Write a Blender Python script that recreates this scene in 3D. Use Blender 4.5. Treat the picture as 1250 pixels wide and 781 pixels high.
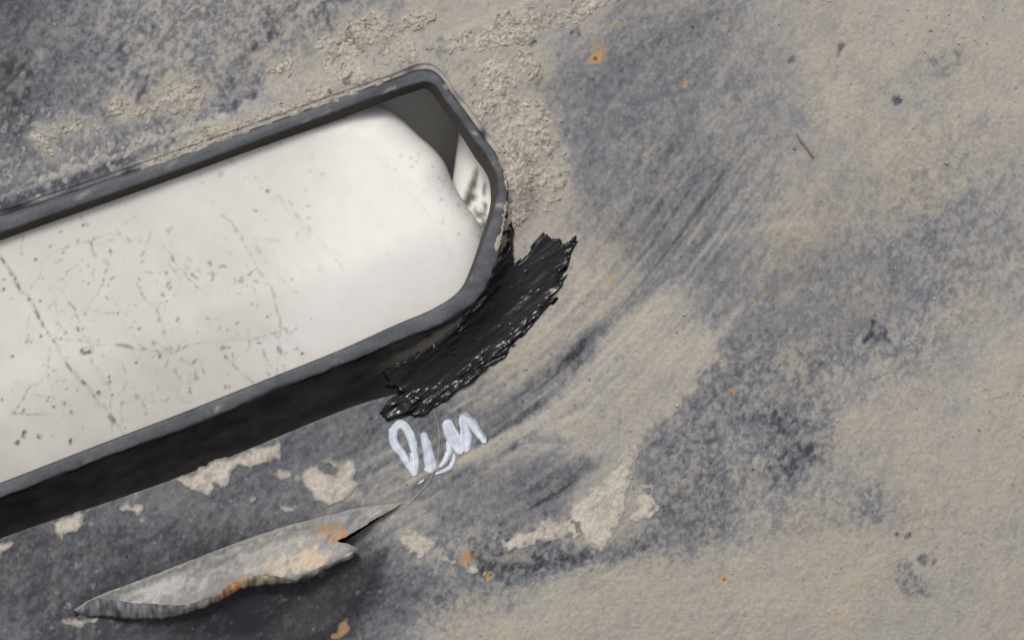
import bpy, math
import numpy as np
from mathutils import Matrix, Vector
from mathutils.geometry import delaunay_2d_cdt

for o in list(bpy.data.objects):
    bpy.data.objects.remove(o)
SC = bpy.context.scene
COL = SC.collection

# ------------------------------------------------------------------ units and frame
# surfaces are drawn on a millimetre-fine drawing sheet: 2500 sheet units = 1 metre.
S = 1.0 / 2500.0
CX, CY = 625.0, 390.5
DIST = 3000.0                       # camera stands 1.2 m off the panel
# the panel leans back: its face looks outwards and a little up
TILT = Matrix.Translation((0, 0, 0.9)) @ Matrix.Rotation(math.radians(42), 4, 'X')

# ------------------------------------------------------------------ camera
cam_d = bpy.data.cameras.new('camera')
cam = bpy.data.objects.new('camera', cam_d)
COL.objects.link(cam)
cam_d.sensor_width = 36.0
cam_d.lens = 36.0 * DIST / 1250.0
cam_d.clip_start = 0.02
cam_d.clip_end = 500.0
cam_d.dof.use_dof = True
cam_d.dof.focus_distance = (DIST - 20) * S
cam_d.dof.aperture_fstop = 4.0
cam.matrix_world = TILT @ Matrix.Translation((0, 0, DIST * S))
SC.camera = cam

# ------------------------------------------------------------------ light
SUN_LOCAL = Vector((-0.20, 0.50, 0.84)).normalized()
sd = (TILT.to_3x3() @ SUN_LOCAL).normalized()
elev = math.asin(sd.z)
azim = math.atan2(sd.x, sd.y)
W = bpy.data.worlds.new('World')
SC.world = W
W.use_nodes = True
nt = W.node_tree
bg = nt.nodes['Background']
sky = nt.nodes.new('ShaderNodeTexSky')
sky.sky_type = 'NISHITA'
sky.sun_disc = False
sky.sun_elevation = elev
sky.sun_rotation = azim
sky.air_density = 1.0
sky.dust_density = 6.0
sky.ozone_density = 1.0
hsv = nt.nodes.new('ShaderNodeHueSaturation')
hsv.inputs['Saturation'].default_value = 0.25
nt.links.new(sky.outputs[0], hsv.inputs['Color'])
nt.links.new(hsv.outputs[0], bg.inputs[0])
bg.inputs[1].default_value = 0.10
sun_d = bpy.data.lights.new('sun', 'SUN')
sun_d.energy = 1.5
sun_d.angle = math.radians(16)
sun_d.color = (1.0, 0.97, 0.93)
sun = bpy.data.objects.new('sun', sun_d)
COL.objects.link(sun)
sun.rotation_euler = (-sd).to_track_quat('-Z', 'Y').to_euler()
sun.location = (0, 0, 4)
SC.view_settings.view_transform = 'Standard'
SC.view_settings.look = 'None'
SC.view_settings.gamma = 1.0
SC.view_settings.use_curve_mapping = False
SC.view_settings.exposure = 0.36

# ------------------------------------------------------------------ sheet tools
X0, X1, Y0, Y1 = -480, 1600, -260, 1080
WX, WY = X1 - X0, Y1 - Y0
YY, XX = np.mgrid[Y0:Y1, X0:X1].astype(np.float32)
FU = np.fft.rfftfreq(WX)[None, :]
FV = np.fft.fftfreq(WY)[:, None]


def noise(seed, along, across, deg=0.0):
    """smooth random field with unit spread; deg turns its grain (up-right is positive)"""
    r = np.random.default_rng(seed).standard_normal((WY, WX)).astype(np.float32)
    a = math.radians(deg)
    ca, sa = math.cos(a), -math.sin(a)
    u = FU * ca + FV * sa
    v = -FU * sa + FV * ca
    f = np.fft.rfft2(r) * np.exp(-2 * math.pi ** 2 * ((u * along) ** 2 + (v * across) ** 2))
    g = np.fft.irfft2(f, s=(WY, WX)).astype(np.float32)
    return (g - g.mean()) / (g.std() + 1e-9)


def blur(a, s):
    f = np.fft.rfft2(a) * np.exp(-2 * math.pi ** 2 * s * s * (FU ** 2 + FV ** 2))
    return np.fft.irfft2(f, s=(WY, WX)).astype(np.float32)


def smooth(lo, hi, v):
    t = np.clip((v - lo) / (hi - lo), 0, 1)
    return t * t * (3 - 2 * t)


def catmull(pts, n=8, closed=True):
    P = np.asarray(pts, float)
    N = len(P)
    out = []
    for i in range(N if closed else N - 1):
        if closed:
            a, b, c, d = P[i - 1], P[i], P[(i + 1) % N], P[(i + 2) % N]
        else:
            a, b, c, d = P[max(i - 1, 0)], P[i], P[i + 1], P[min(i + 2, N - 1)]
        for k in range(n):
            t = k / n
            out.append(.5 * ((2 * b) + (c - a) * t + (2 * a - 5 * b + 4 * c - d) * t * t
                             + (3 * b - a - 3 * c + d) * t ** 3))
    if not closed:
        out.append(P[-1])
    return np.array(out)


def window(pts, pad):
    p = np.asarray(pts)
    x0 = int(max(X0, p[:, 0].min() - pad)); x1 = int(min(X1, p[:, 0].max() + pad + 1))
    y0 = int(max(Y0, p[:, 1].min() - pad)); y1 = int(min(Y1, p[:, 1].max() + pad + 1))
    return slice(y0 - Y0, y1 - Y0), slice(x0 - X0, x1 - X0)


def seg_dist(pts, xs, ys, closed):
    """distance to a polyline, and the fraction of the way along it"""
    best = np.full(xs.shape, 1e9, np.float32)
    where = np.zeros(xs.shape, np.float32)
    n = len(pts)
    m = n if closed else n - 1
    for i in range(m):
        (ax, ay), (bx, by) = pts[i], pts[(i + 1) % n]
        dx, dy = bx - ax, by - ay
        t = np.clip(((xs - ax) * dx + (ys - ay) * dy) / (dx * dx + dy * dy + 1e-9), 0, 1)
        d = np.hypot(xs - ax - t * dx, ys - ay - t * dy)
        k = d < best
        best[k] = d[k]
        where[k] = ((i + t) / m)[k]
    return best, where


def poly_sd(pts, pad=30):
    """signed distance (inside positive) on a window round the polygon"""
    w = window(pts, pad)
    xs, ys = XX[w], YY[w]
    d, _ = seg_dist(pts, xs, ys, True)
    ins = np.zeros(xs.shape, bool)
    n = len(pts)
    for i in range(n):
        (ax, ay), (bx, by) = pts[i], pts[(i + 1) % n]
        if ay == by:
            continue
        c = ((ay > ys) != (by > ys)) & (xs < (bx - ax) * (ys - ay) / (by - ay) + ax)
        ins ^= c
    return w, np.where(ins, d, -d)


def stroke(target, pts, w0, w1, amount, soft=0.5, ragged=None, op='max'):
    """paint a tapering band along a polyline"""
    w = window(pts, max(w0, w1) * 2 + 6)
    d, t = seg_dist(pts, XX[w], YY[w], False)
    half = w0 + (w1 - w0) * t
    if ragged is not None:
        half = half * (1 + ragged[w])
    m = 1 - smooth(half * (1 - soft), half * (1 + soft) + .01, d)
    if op == 'max':
        target[w] = np.maximum(target[w], m * amount)
    elif op == 'add':
        target[w] += m * amount
    else:
        target[w] = target[w] * (1 - m * amount)


def dab(target, x, y, r, amount, ragged=None, op='max', stretch=1.0, deg=0.0):
    R = r * max(stretch, 1) * 2 + 4
    w = window([(x - R, y - R), (x + R, y + R)], 0)
    a = math.radians(deg)
    u = (XX[w] - x) * math.cos(a) - (YY[w] - y) * math.sin(a)
    v = (XX[w] - x) * math.sin(a) + (YY[w] - y) * math.cos(a)
    d = np.hypot(u / stretch, v)
    if ragged is not None:
        d = d + ragged[w] * r * .35
    m = (1 - smooth(r * .45, r * 1.15, d)) * amount
    if op == 'max':
        target[w] = np.maximum(target[w], m)
    else:
        target[w] += m


def sample(a, x, y):
    fx = np.clip(np.asarray(x, float) - X0, 0, WX - 1.001)
    fy = np.clip(np.asarray(y, float) - Y0, 0, WY - 1.001)
    ix, iy = fx.astype(int), fy.astype(int)
    tx, ty = fx - ix, fy - iy
    if a.ndim == 3:
        tx, ty = tx[..., None], ty[..., None]
    return (a[iy, ix] * (1 - tx) * (1 - ty) + a[iy, ix + 1] * tx * (1 - ty)
            + a[iy + 1, ix] * (1 - tx) * ty + a[iy + 1, ix + 1] * tx * ty)


def place(x, y, z):
    """sheet point with a height -> metres in the panel's own frame"""
    x, y, z = np.broadcast_arrays(np.asarray(x, float), np.asarray(y, float), np.asarray(z, float))
    k = (DIST - z) / DIST
    return np.stack([(x - CX) * k * S, (CY - y) * k * S, z * S], -1)


def make(name, verts, faces, mat, parent=None, colors=None, smooth_shade=True, kind=None,
         label=None, cat=None, group=None, extra=None):
    me = bpy.data.meshes.new(name)
    verts = np.asarray(verts, np.float32).reshape(-1, 3)
    org = Vector((0, 0, 0))
    if parent is None:
        org = Vector(verts.mean(0).tolist())
        verts = verts - np.array(org, np.float32)
    if isinstance(faces, np.ndarray):
        k = faces.shape[1]
        me.vertices.add(len(verts)); me.vertices.foreach_set('co', verts.ravel())
        me.loops.add(faces.size); me.loops.foreach_set('vertex_index', faces.astype(np.int32).ravel())
        me.polygons.add(len(faces))
        me.polygons.foreach_set('loop_start', np.arange(0, faces.size, k, dtype=np.int32))
    else:
        me.from_pydata(verts.tolist(), [], [list(map(int, f)) for f in faces])
    me.update(calc_edges=True)
    me.polygons.foreach_set('use_smooth', np.full(len(me.polygons), smooth_shade))
    if colors is not None:
        c = np.ones((len(verts), 4), np.float32)
        c[:, :colors.shape[1]] = colors
        at = me.color_attributes.new('col', 'FLOAT_COLOR', 'POINT')
        at.data.foreach_set('color', c.ravel())
    if extra is not None:
        at = me.attributes.new('wear', 'FLOAT', 'POINT')
        at.data.foreach_set('value', np.asarray(extra, np.float32).ravel())
    me.materials.append(mat)
    me.validate()
    o = bpy.data.objects.new(name, me)
    COL.objects.link(o)
    if parent is not None:
        o.parent = parent
    else:
        o.matrix_world = TILT @ Matrix.Translation(org)
    for k, v in (('kind', kind), ('label', label), ('category', cat), ('group', group)):
        if v:
            o[k] = v
    return o


def grid_faces(idx):
    a = idx[:-1, :-1]; b = idx[1:, :-1]; c = idx[1:, 1:]; d = idx[:-1, 1:]
    f = np.stack([a, b, c, d], -1).reshape(-1, 4)
    return f[(f >= 0).all(1)]


# ------------------------------------------------------------------ materials
def material(name, rough=0.8, color=(.2, .2, .2), attr=True, fine=0.18, fine_scale=900.0, bump=0.25,
             bump_scale=1500.0, spec=0.35, stretch=None, rough_dirt=None, coat=0.0):
    m = bpy.data.materials.new(name)
    m.use_nodes = True
    n = m.node_tree.nodes; L = m.node_tree.links
    b = n['Principled BSDF']
    tc = n.new('ShaderNodeTexCoord')
    mp = n.new('ShaderNodeMapping')
    L.new(tc.outputs['Object'], mp.inputs[0])
    if stretch:
        mp.inputs['Rotation'].default_value = (0, 0, math.radians(stretch[0]))
        mp.inputs['Scale'].default_value = (stretch[1], 1, 1)
    nz = n.new('ShaderNodeTexNoise'); nz.inputs['Scale'].default_value = fine_scale
    nz.inputs['Detail'].default_value = 4; nz.inputs['Roughness'].default_value = .65
    L.new(mp.outputs[0], nz.inputs['Vector'])
    mr = n.new('ShaderNodeMapRange')
    mr.inputs['From Min'].default_value = .25; mr.inputs['From Max'].default_value = .75
    mr.inputs['To Min'].default_value = 1 - fine; mr.inputs['To Max'].default_value = 1 + fine
    L.new(nz.outputs['Fac'], mr.inputs['Value'])
    mul = n.new('ShaderNodeVectorMath'); mul.operation = 'SCALE'
    if attr:
        at = n.new('ShaderNodeAttribute'); at.attribute_name = 'col'
        L.new(at.outputs['Color'], mul.inputs[0])
    else:
        mul.inputs[0].default_value = color
    L.new(mr.outputs[0], mul.inputs['Scale'])
    L.new(mul.outputs[0], b.inputs['Base Color'])
    b.inputs['Roughness'].default_value = rough
    b.inputs['Specular IOR Level'].default_value = spec
    b.inputs['Coat Weight'].default_value = coat
    if rough_dirt is not None:
        wr = n.new('ShaderNodeAttribute'); wr.attribute_name = 'wear'
        rr = n.new('ShaderNodeMapRange')
        rr.inputs['To Min'].default_value = rough; rr.inputs['To Max'].default_value = rough_dirt
        L.new(wr.outputs['Fac'], rr.inputs['Value'])
        L.new(rr.outputs[0], b.inputs['Roughness'])
    nb = n.new('ShaderNodeTexNoise'); nb.inputs['Scale'].default_value = bump_scale
    nb.inputs['Detail'].default_value = 3
    L.new(mp.outputs[0], nb.inputs['Vector'])
    bu = n.new('ShaderNodeBump'); bu.inputs['Strength'].default_value = bump
    bu.inputs['Distance'].default_value = .0004
    L.new(nb.outputs['Fac'], bu.inputs['Height'])
    L.new(bu.outputs[0], b.inputs['Normal'])
    return m


M_PANEL = material('dusty_black_plastic', rough=.5, rough_dirt=.95, fine=.15, fine_scale=1150, bump=.18, spec=.16,
                   stretch=(58, .45))
M_COLLAR = material('worn_black_plastic', rough=.42, rough_dirt=.9, fine=.2, fine_scale=500, bump=.2, spec=.15)
M_FLAP = material('torn_plastic', rough=.7, fine=.16, fine_scale=600, bump=.35, spec=.3)
M_SEAL = material('black_sealant', rough=.19, color=(.006, .006, .007), attr=False, fine=.3, bump=.3,
                  bump_scale=700, spec=.3, stretch=(40, .35))
M_PEN = material('white_paint_marker', rough=.55, fine=.07, fine_scale=500, bump=.1, spec=.4)
M_MUD = material('dried_mud', rough=.95, fine=.16, fine_scale=900, bump=.5, spec=.15)
M_WHITE = material('white_plastic', rough=.55, fine=.025, fine_scale=150, bump=.05, spec=.35)
M_GREY = material('grey_plastic', rough=.8, color=(.68, .66, .62), attr=False, fine=.06, fine_scale=200, bump=.05)
M_STEM = material('brown_stem', rough=.9, color=(.19, .135, .10), attr=False, fine=.35, fine_scale=900, bump=.5)
M_STRAW = material('dry_straw', rough=.8, color=(.36, .32, .26), attr=False, fine=.25, fine_scale=800)

# ------------------------------------------------------------------ shared noise
N_FINE = noise(1, 1.5, .85, 58)
N_FINE2 = noise(2, 1.3, .95, 72)
N_SMALL = noise(3, 3.4, 2.2, 55)
N_STREAK = noise(4, 16, 2.0, 47)
N_STREAK2 = noise(5, 26, 2.2, 30)
N_MID = noise(6, 9, 7, 50)
N_BIG = noise(7, 26, 20, 40)
N_GRIT = noise(8, 1.0, 1.0)
N_ROUND = noise(9, 3.0, 3.0)

# ------------------------------------------------------------------ slot collar: outlines of lip, throat and foot
O_ = [(-400, 400), (-200, 333), (0, 264), (168, 207), (300, 161), (420, 118), (480, 97), (508, 86.5), (524, 86), (537, 94),
      (550, 113), (567, 136), (588, 165), (607, 193), (617, 215), (620, 236), (617, 264), (611, 298), (602, 332), (583, 365),
      (545, 393), (499, 411.5), (420, 444), (319, 485), (232, 521), (134, 556), (0, 608), (-200, 684), (-400, 760),
      (-440, 720), (-450, 600), (-441, 450)]
I_ = [(-400, 431), (-200, 358), (0, 285), (168, 226), (300, 178), (420, 133), (482, 111), (508, 102.5), (521, 100.5), (532, 106),
      (541.6, 120), (556, 139), (573, 163), (596, 194), (606, 214), (607.5, 234), (603, 257), (592, 291), (579, 326), (562, 356),
      (529, 378), (481, 398.5), (412, 429.5), (310, 470), (222, 505), (125, 542), (-4, 592), (-203, 668), (-402, 746),
      (-425, 715), (-435, 600), (-427, 455)]
F_ = [(-400, 440), (-200, 366), (0, 293.5), (168, 234), (300, 186), (420, 143.5), (482, 120), (505, 112.5), (516.6, 108.5), (525, 112),
      (536, 126), (547, 142), (561, 163), (580, 193), (594.6, 214), (599, 236), (597, 258), (587, 290), (575, 326), (560, 355),
      (528, 377), (480, 397.5), (411, 428.5), (309, 469), (221, 504), (124, 541), (-5, 591), (-204, 667), (-403, 745),
      (-422, 714), (-430, 600), (-424, 460)]
B_ = [(-402, 394), (-203, 327), (-2, 258), (166, 201), (298, 155), (418, 112), (478, 91), (507, 79), (527, 79), (542, 90),
      (555, 110), (573, 132), (594, 161), (614, 190), (624, 213), (627, 236), (626, 266), (625, 303), (624, 345), (612, 395),
      (580, 440), (524, 470), (434, 496), (330, 538), (240, 575), (140, 611), (0, 658), (-200, 738), (-400, 816),
      (-452, 740), (-464, 600), (-452, 440)]
NS = 14
O_, I_, F_, B_ = [catmull(q, NS) for q in (O_, I_, F_, B_)]

# ------------------------------------------------------------------ panel heights (sheet units towards the viewer)
yt = 275 - .357 * XX
yb = 625 - .385 * XX
tt = (YY - yt) / (yb - yt + 1e-6)
lev = 22 * (1 - smooth(-.05, .9, tt))
right = smooth(600, 1000, XX)
Z = lev * (1 - right) + 6 * right
Z += -120 * np.clip((XX - 560) / 1000, 0, 2) ** 2 - 26 * np.clip((YY - 420) / 600, -1.2, 0) ** 2 - (26 + 50 * smooth(350, 800, XX)) * np.clip((YY - 420) / 600, 0, 1.2) ** 2
CREASE = catmull([(500, 575), (560, 537), (620, 500), (680, 455), (722, 415), (770, 366), (820, 308), (870, 240), (905, 190)], 4, False)
wc = window(CREASE, 120)
dcr, tcr = seg_dist(CREASE, XX[wc], YY[wc], False)
Z[wc] -= 6 * np.exp(-(dcr / 34) ** 2) * np.sqrt(np.abs(np.sin(np.pi * np.clip(tcr, 0, 1))))
# the step that runs along above the slot
RIDGE = catmull([(-480, 405), (-200, 310), (0, 243), (67, 219), (134, 196), (200, 171), (269, 148), (330, 126)], 4, False)
wr = window(RIDGE, 60)
drr, trr = seg_dist(RIDGE, XX[wr], YY[wr], False)
side = np.sign(YY[wr] - (243 - .36 * XX[wr]))
Z[wr] += (-5 * smooth(-3, 5, side * drr) * (1 - smooth(24, 40, drr)) + 2.5 * np.exp(-(drr / 5) ** 2)) * (1 - smooth(.75, 1, trr))
# along its upper side the panel rises to the collar, so the lip stands barely proud there
wn, sn = poly_sd(B_[::3], 60)
rt_ = smooth(430, 540, XX[wn])
near = smooth(-42, -2, sn) * (1 - smooth(-.02 + .50 * rt_, .3 + .45 * rt_, tt[wn])) * (1 - smooth(640, 700, XX[wn]))
Z[wn] += (24.0 - 2.6 - Z[wn]) * near
# dent under the torn flap
FL_HINGE = [(90, 744), (117, 728), (181, 704), (265, 671), (349, 642), (416, 625), (443, 618.5), (491.6, 613)]
FL_LOW = [(93, 753), (130, 755), (208, 754), (245, 743), (278, 728), (302, 716), (342, 713), (372, 709), (436, 677.5),
          (438, 671), (411, 660.5)]
dent, sdv = poly_sd([(100, 752), (265, 673), (430, 640), (480, 622), (450, 670), (400, 735), (320, 800), (150, 800)], 60)
Z[dent] -= 16 * smooth(-35, 30, sdv)
Z += .35 * N_BIG + .10 * N_MID

# ------------------------------------------------------------------ dirt map, later with the flap's shade painted in: how thickly dust lies, by 50-unit cells (0 clean, 9 caked)
CELLS = """
2 3 4 5 5 5 5 5 5 6 7 8 8 7 7 4 5 5 6 7 7 8 8 8 8
2 3 4 5 5 5 5 6 7 8 8 8 8 7 5 4 5 5 5 7 7 8 7 7 8
2 3 4 5 5 4 5 6 6 4 4 6 7 7 4 4 5 5 5 6 8 7 7 8 8
3 4 4 4 5 6 6 5 4 4 4 6 7 8 4 5 5 5 5 6 7 7 7 7 7
4 4 5 5 4 4 4 4 4 4 4 6 7 8 5 5 4 4 5 6 6 6 6 6 6
4 5 4 4 4 4 4 4 4 4 4 6 7 7 5 5 5 5 5 6 5 6 5 5 6
4 4 4 4 4 4 4 4 4 4 4 6 7 7 7 6 4 4 5 5 5 5 5 5 6
4 4 4 4 4 4 4 4 4 4 4 6 7 8 8 7 7 5 4 5 5 5 5 6 7
3 3 3 3 3 3 3 3 3 3 4 5 7 8 6 8 8 7 4 4 5 5 6 7 8
3 3 3 3 3 3 3 3 3 3 3 5 6 6 7 8 8 6 4 5 6 7 7 8 8
3 3 3 3 3 3 3 3 3 3 3 5 5 7 7 8 6 4 5 5 7 8 8 8 8
3 3 3 3 3 3 3 4 4 5 5 5 5 6 7 8 5 5 5 6 7 7 8 8 8
2 3 3 3 3 3 3 3 5 6 6 5 5 6 7 7 4 5 6 6 7 6 7 8 8
2 2 2 2 2 2 2 2 2 3 6 4 4 4 6 6 5 7 7 8 8 8 7 8 8
2 2 2 2 2 1 0 0 1 2 3 5 6 8 8 8 8 8 8 8 8 8 8 8 8
3 2 2 1 0 0 0 1 2 4 7 8 8 8 8 8 8 8 8 8 8 8 8 8 8
"""
cells = np.array([[float(v) for v in r.split()] for r in CELLS.split('\n') if r.strip()], np.float32)
iy = np.clip((YY[:, 0] / 50).astype(int), 0, 15)
ix = np.clip((XX[0] / 50).astype(int), 0, 24)
LEVEL = blur(cells[iy][:, ix], 17) / 9.0
w_low = smooth(430, 620, YY) * (1 - smooth(700, 900, XX))
stk = N_STREAK * (1 - w_low) + N_STREAK2 * w_low
wrt = smooth(880, 1050, XX)
tex = .62 * (N_FINE * (1 - wrt) + N_FINE2 * wrt) + .5 * N_SMALL + .36 * N_MID + .22 * N_BIG + .36 * stk * (1 - .75 * wrt)


def area(pts, value, soft=14.0, amt=1.0):
    w, s_ = poly_sd(pts, 40)
    m = smooth(-soft, soft, s_ + 3.5 * N_MID[w] + 2.5 * N_SMALL[w]) * amt
    LEVEL[w] += (value - LEVEL[w]) * m


area([(905, 372), (1060, 392), (1005, 440), (1012, 470), (1012, 560), (960, 588), (900, 602), (880, 640), (810, 650), (768, 580), (785, 532), (832, 490), (862, 440)], .47, 14)
area([(740, 385), (800, 372), (862, 398), (872, 440), (835, 480), (790, 522), (772, 545), (772, 600), (742, 650), (715, 645), (735, 575), (690, 548), (620, 562), (596, 578), (585, 562), (680, 522), (715, 475), (735, 430)], .86, 10, .9)
area([(500, 604), (580, 578), (680, 552), (725, 565), (700, 602), (690, 635), (620, 655), (540, 640)], .45, 10)
area([(560, 700), (640, 690), (740, 668), (800, 640), (900, 622), (890, 660), (800, 672), (720, 690), (640, 715), (580, 725)], .40, 8, .85)
area([(530, 790), (560, 765), (640, 730), (720, 700), (830, 690), (920, 668), (1060, 655), (1270, 640), (1270, 800), (530, 800)], .88, 14, .8)
area([(705, 320), (735, 335), (735, 370), (690, 430), (640, 475), (600, 500), (610, 470), (660, 410), (690, 350)], .84, 10, .85)
area([(690, 75), (770, 35), (830, 10), (905, 5), (880, 60), (850, 110), (860, 190), (885, 235), (850, 330), (760, 310), (718, 262), (688, 190), (655, 112)], .44, 12, .7)
area([(870, 275), (1000, 300), (1110, 290), (1120, 350), (1040, 390), (900, 365), (820, 330)], .46, 16, .6)
area([(1010, 560), (1050, 585), (1055, 650), (960, 655), (900, 640), (920, 600), (960, 590)], .66, 12, .6)
area([(200, 190), (330, 95), (420, 30), (470, 8), (560, 22), (640, -12), (770, -12), (705, 30), (655, 52), (655, 110), (690, 190), (702, 262), (670, 285), (635, 290),
      (620, 210), (560, 110), (522, 82), (430, 108), (330, 145), (200, 200)], .84, 5, .85)
area([(215, 765), (300, 722), (380, 715), (440, 685), (475, 672), (455, 730), (400, 790), (200, 800)], -.12, 12, 1.0)  # clean plastic below the flap, with the flap's shade painted in as near-black
area([(-80, 270), (0, 244), (134, 198), (172, 188), (168, 204), (0, 262), (-80, 290)], .33, 4, .85)
area([(1040, 600), (1062, 592), (1078, 606), (1090, 626), (1074, 646), (1050, 640)], .50, 7, .8)
area([(1088, 690), (1108, 684), (1120, 700), (1140, 712), (1138, 730), (1110, 726), (1094, 712)], .47, 7, .8)
area([(1128, 74), (1150, 64), (1174, 62), (1172, 78), (1150, 92), (1132, 90)], .54, 6, .8)
area([(578, 528), (640, 476), (700, 426), (728, 402), (735, 405), (716, 432), (662, 487), (612, 530), (585, 545)], .27, 10, .8)
area([(425, 608), (470, 592), (528, 584), (505, 612), (478, 632), (455, 640), (470, 620), (440, 616)], .80, 6, .8)
area([(722, 404), (775, 352), (830, 292), (885, 205), (898, 200), (880, 245), (838, 312), (782, 368), (735, 412)], .36, 10, .6)
dabs_ = [(905, 555, 26, .68), (1000, 478, 20, .66), (815, 382, 20, .8), (590, 690, 12, .4)]
for x, y, r, v in dabs_:
    area([(x + r * math.cos(a), y + r * math.sin(a)) for a in np.linspace(0, 6.28, 10)[:-1]], v, 10, .8)
WIPE = catmull([(380, 640), (500, 580), (560, 540), (620, 502), (680, 456), (722, 415), (770, 366), (820, 308), (870, 240), (920, 175), (980, 110)], 5, False)
ww_ = window(WIPE, 170)
dw, tw = seg_dist(WIPE, XX[ww_], YY[ww_], False)
dsg = dw * np.sign(YY[ww_] - np.interp(XX[ww_], WIPE[:, 0], WIPE[:, 1]))
nw = noise(70, 45, 1.5, 0)
nw2 = noise(71, 90, 4.5, 0)
wipe = np.zeros_like(Z)
wgt = np.exp(-(dw / 85) ** 2) * smooth(0, .12, tw) * (1 - smooth(.72, 1.0, tw))
wipe[ww_] = (sample(nw, tw * 900, 400 + dsg) * .8 + sample(nw2, tw * 900, 400 + dsg) * .38) * wgt
N_SPK = noise(14, 1.15, .75, 60)
N_SPK2 = noise(15, 2.4, 1.8, 62)
CLEAN = smooth(560, 640, YY + .385 * XX - 25) * (1 - smooth(420, 500, XX)) * (YY > 400)
LEVEL = LEVEL * (1 - .12 * CLEAN)
SPKW = np.clip((1 - smooth(380, 520, XX)) * (1 - smooth(180, 260, YY)) + smooth(760, 830, XX) * smooth(380, 450, YY) + .5 * smooth(1050, 1150, XX) + .8 * smooth(480, 540, XX) * (1 - smooth(900, 960, XX)) * smooth(620, 660, YY), 0, 1)
AMP = .038 * (1 - .5 * CLEAN) + (.022 + .085 * SPKW) * np.exp(-((LEVEL - .56) / .2) ** 2)
spk = .75 * N_SPK + .8 * N_SPK2 + .35 * tex
spk = np.tanh(spk * .75) / .75
DIRT_SHADE = LEVEL + .055 * tex + AMP * spk + .10 * wipe
N_FLK = noise(16, 1.3, .8, 60)
DIRT_SHADE += (.20 * smooth(1.7, 2.8, N_FLK) - .22 * smooth(1.9, 3.0, -N_FLK)) * (1 - .6 * CLEAN)

DK = lambda pts, a, b, amt, **k: stroke(DIRT_SHADE, catmull(pts, 4, False), a, b, -amt, op='add', **k)
LT = lambda pts, a, b, amt, **k: stroke(DIRT_SHADE, catmull(pts, 4, False), a, b, amt, op='add', **k)
DK([(540, 548), (600, 512), (660, 470), (705, 430)], 21, 16, .16, soft=1, ragged=.3 * N_SMALL)
DK([(700, 432), (750, 385), (800, 325), (850, 265), (890, 200)], 13, 5, .15, soft=.9, ragged=.3 * N_SMALL)
DK([(690, 440), (745, 385), (768, 355)], 2.2, .8, .08, soft=.6)
DK([(725, 430), (690, 470), (640, 510)], 6, 4, .06, soft=.9)
LT([(560, 560), (640, 528), (720, 505)], 8, 5, .26, soft=.9, ragged=.4 * N_STREAK2)
LT([(600, 470), (650, 425), (700, 375), (735, 330)], 12, 9, .16, soft=1, ragged=.4 * N_SMALL)
LT([(870, 420), (900, 380), (930, 330), (990, 240)], 5, 2, .14, soft=1)
LT([(880, 290), (960, 275), (1060, 272)], 5, 3, .1, soft=1)
LT([(840, 450), (870, 415), (905, 375)], 9, 4, .12, soft=1)
DK([(500, 600), (580, 570), (650, 540), (690, 540)], 9, 4, .2, soft=1, ragged=.4 * N_STREAK2)
DK([(640, 600), (690, 585), (740, 560)], 14, 8, .16, soft=1, ragged=.4 * N_SMALL)
DK([(590, 690), (650, 690), (720, 672)], 9, 8, .3, soft=.9, ragged=.5 * N_ROUND)
LT([(545, 45), (590, 26), (640, 4), (670, -12)], 4, 3, .22, soft=.7)
DK([(620, 32), (660, 20), (705, 5)], 7, 5, .25, soft=.8, ragged=.5 * N_SMALL)
DK([(600, 62), (640, 50), (690, 36)], 2, 1.5, .2, soft=.8, ragged=.5 * N_SMALL)
DK([(535, 68), (560, 55), (575, 50)], 5, 4, .3, soft=.8, ragged=.5 * N_SMALL)
DK([(555, 85), (575, 75), (588, 95)], 2, 1.5, .25, soft=.8, ragged=.6 * N_SMALL)
# worn-through and rubbed places
for (x, y, r, a, st, dg) in [(1093, 123, 6, .5, 1.4, 60), (1027, 57, 6, .4, 1.7, 60), (966, 73, 5, .35, 1.7, 40),
                             (1075, 632, 5, .15, 1.6, 30),                              (1130, 684, 7, .4, 1.8, 0), (1095, 652, 3.5, .5, 1, 0), (1108, 655, 3.5, .5, 1, 0), (1075, 408, 13, .3, 1.6, 10),
                             (645, 25, 16, .3, 1.5, 40), (20, 95, 22, .2, 1.4, 60), (165, 45, 14, .1, 2, 50), (300, 100, 20, .14, 1.8, 50),
                             (345, 25, 18, .15, 1.7, 40), (400, 14, 14, .15, 2, 40), (170, 105, 10, .2, 2, 70), (600, 135, 12, .25, 1.4, 20),
                             (650, 100, 10, .28, 1.2, 30), (545, 52, 9, .3, 2, 30), (975, 565, 22, .15, 1.5, 30), (960, 520, 18, .15, 1, 0)]:
    dab(DIRT_SHADE, x, y, r, -a, ragged=N_SMALL, op='add', stretch=st, deg=dg)
for (x, y, r, a, st, dg) in [(22, 105, 8, .3, 1.6, 40), (45, 72, 9, .25, 1.8, 55), (740, 345, 9, .2, 1, 0), (815, 430, 20, .12, 1.6, 40),
                             (745, 180, 9, .15, 1, 0), (700, 300, 9, .2, 1, 0), (110, 540, 1, 0, 1, 0)]:
    dab(DIRT_SHADE, x, y, r, a, ragged=N_SMALL, op='add', stretch=st, deg=dg)
# spatter and specks
rng = np.random.default_rng(77)
for k in range(420):
    x, y = rng.uniform(-20, 1270), rng.uniform(-20, 800)
    dab(DIRT_SHADE, x, y, rng.uniform(.8, 1.8), rng.choice([.35, .3, -.25, -.3]), op='add')
for k in range(140):
    x = rng.uniform(40, 480)
    y = 645 - .36 * x + rng.uniform(0, 150) if rng.random() < .65 else rng.uniform(690, 781)
    dab(DIRT_SHADE, x, y, rng.choice([1, 1.4, 2, 3]), rng.uniform(.1, .4), ragged=N_GRIT, op='add', stretch=rng.uniform(1, 1.8), deg=30)
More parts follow.
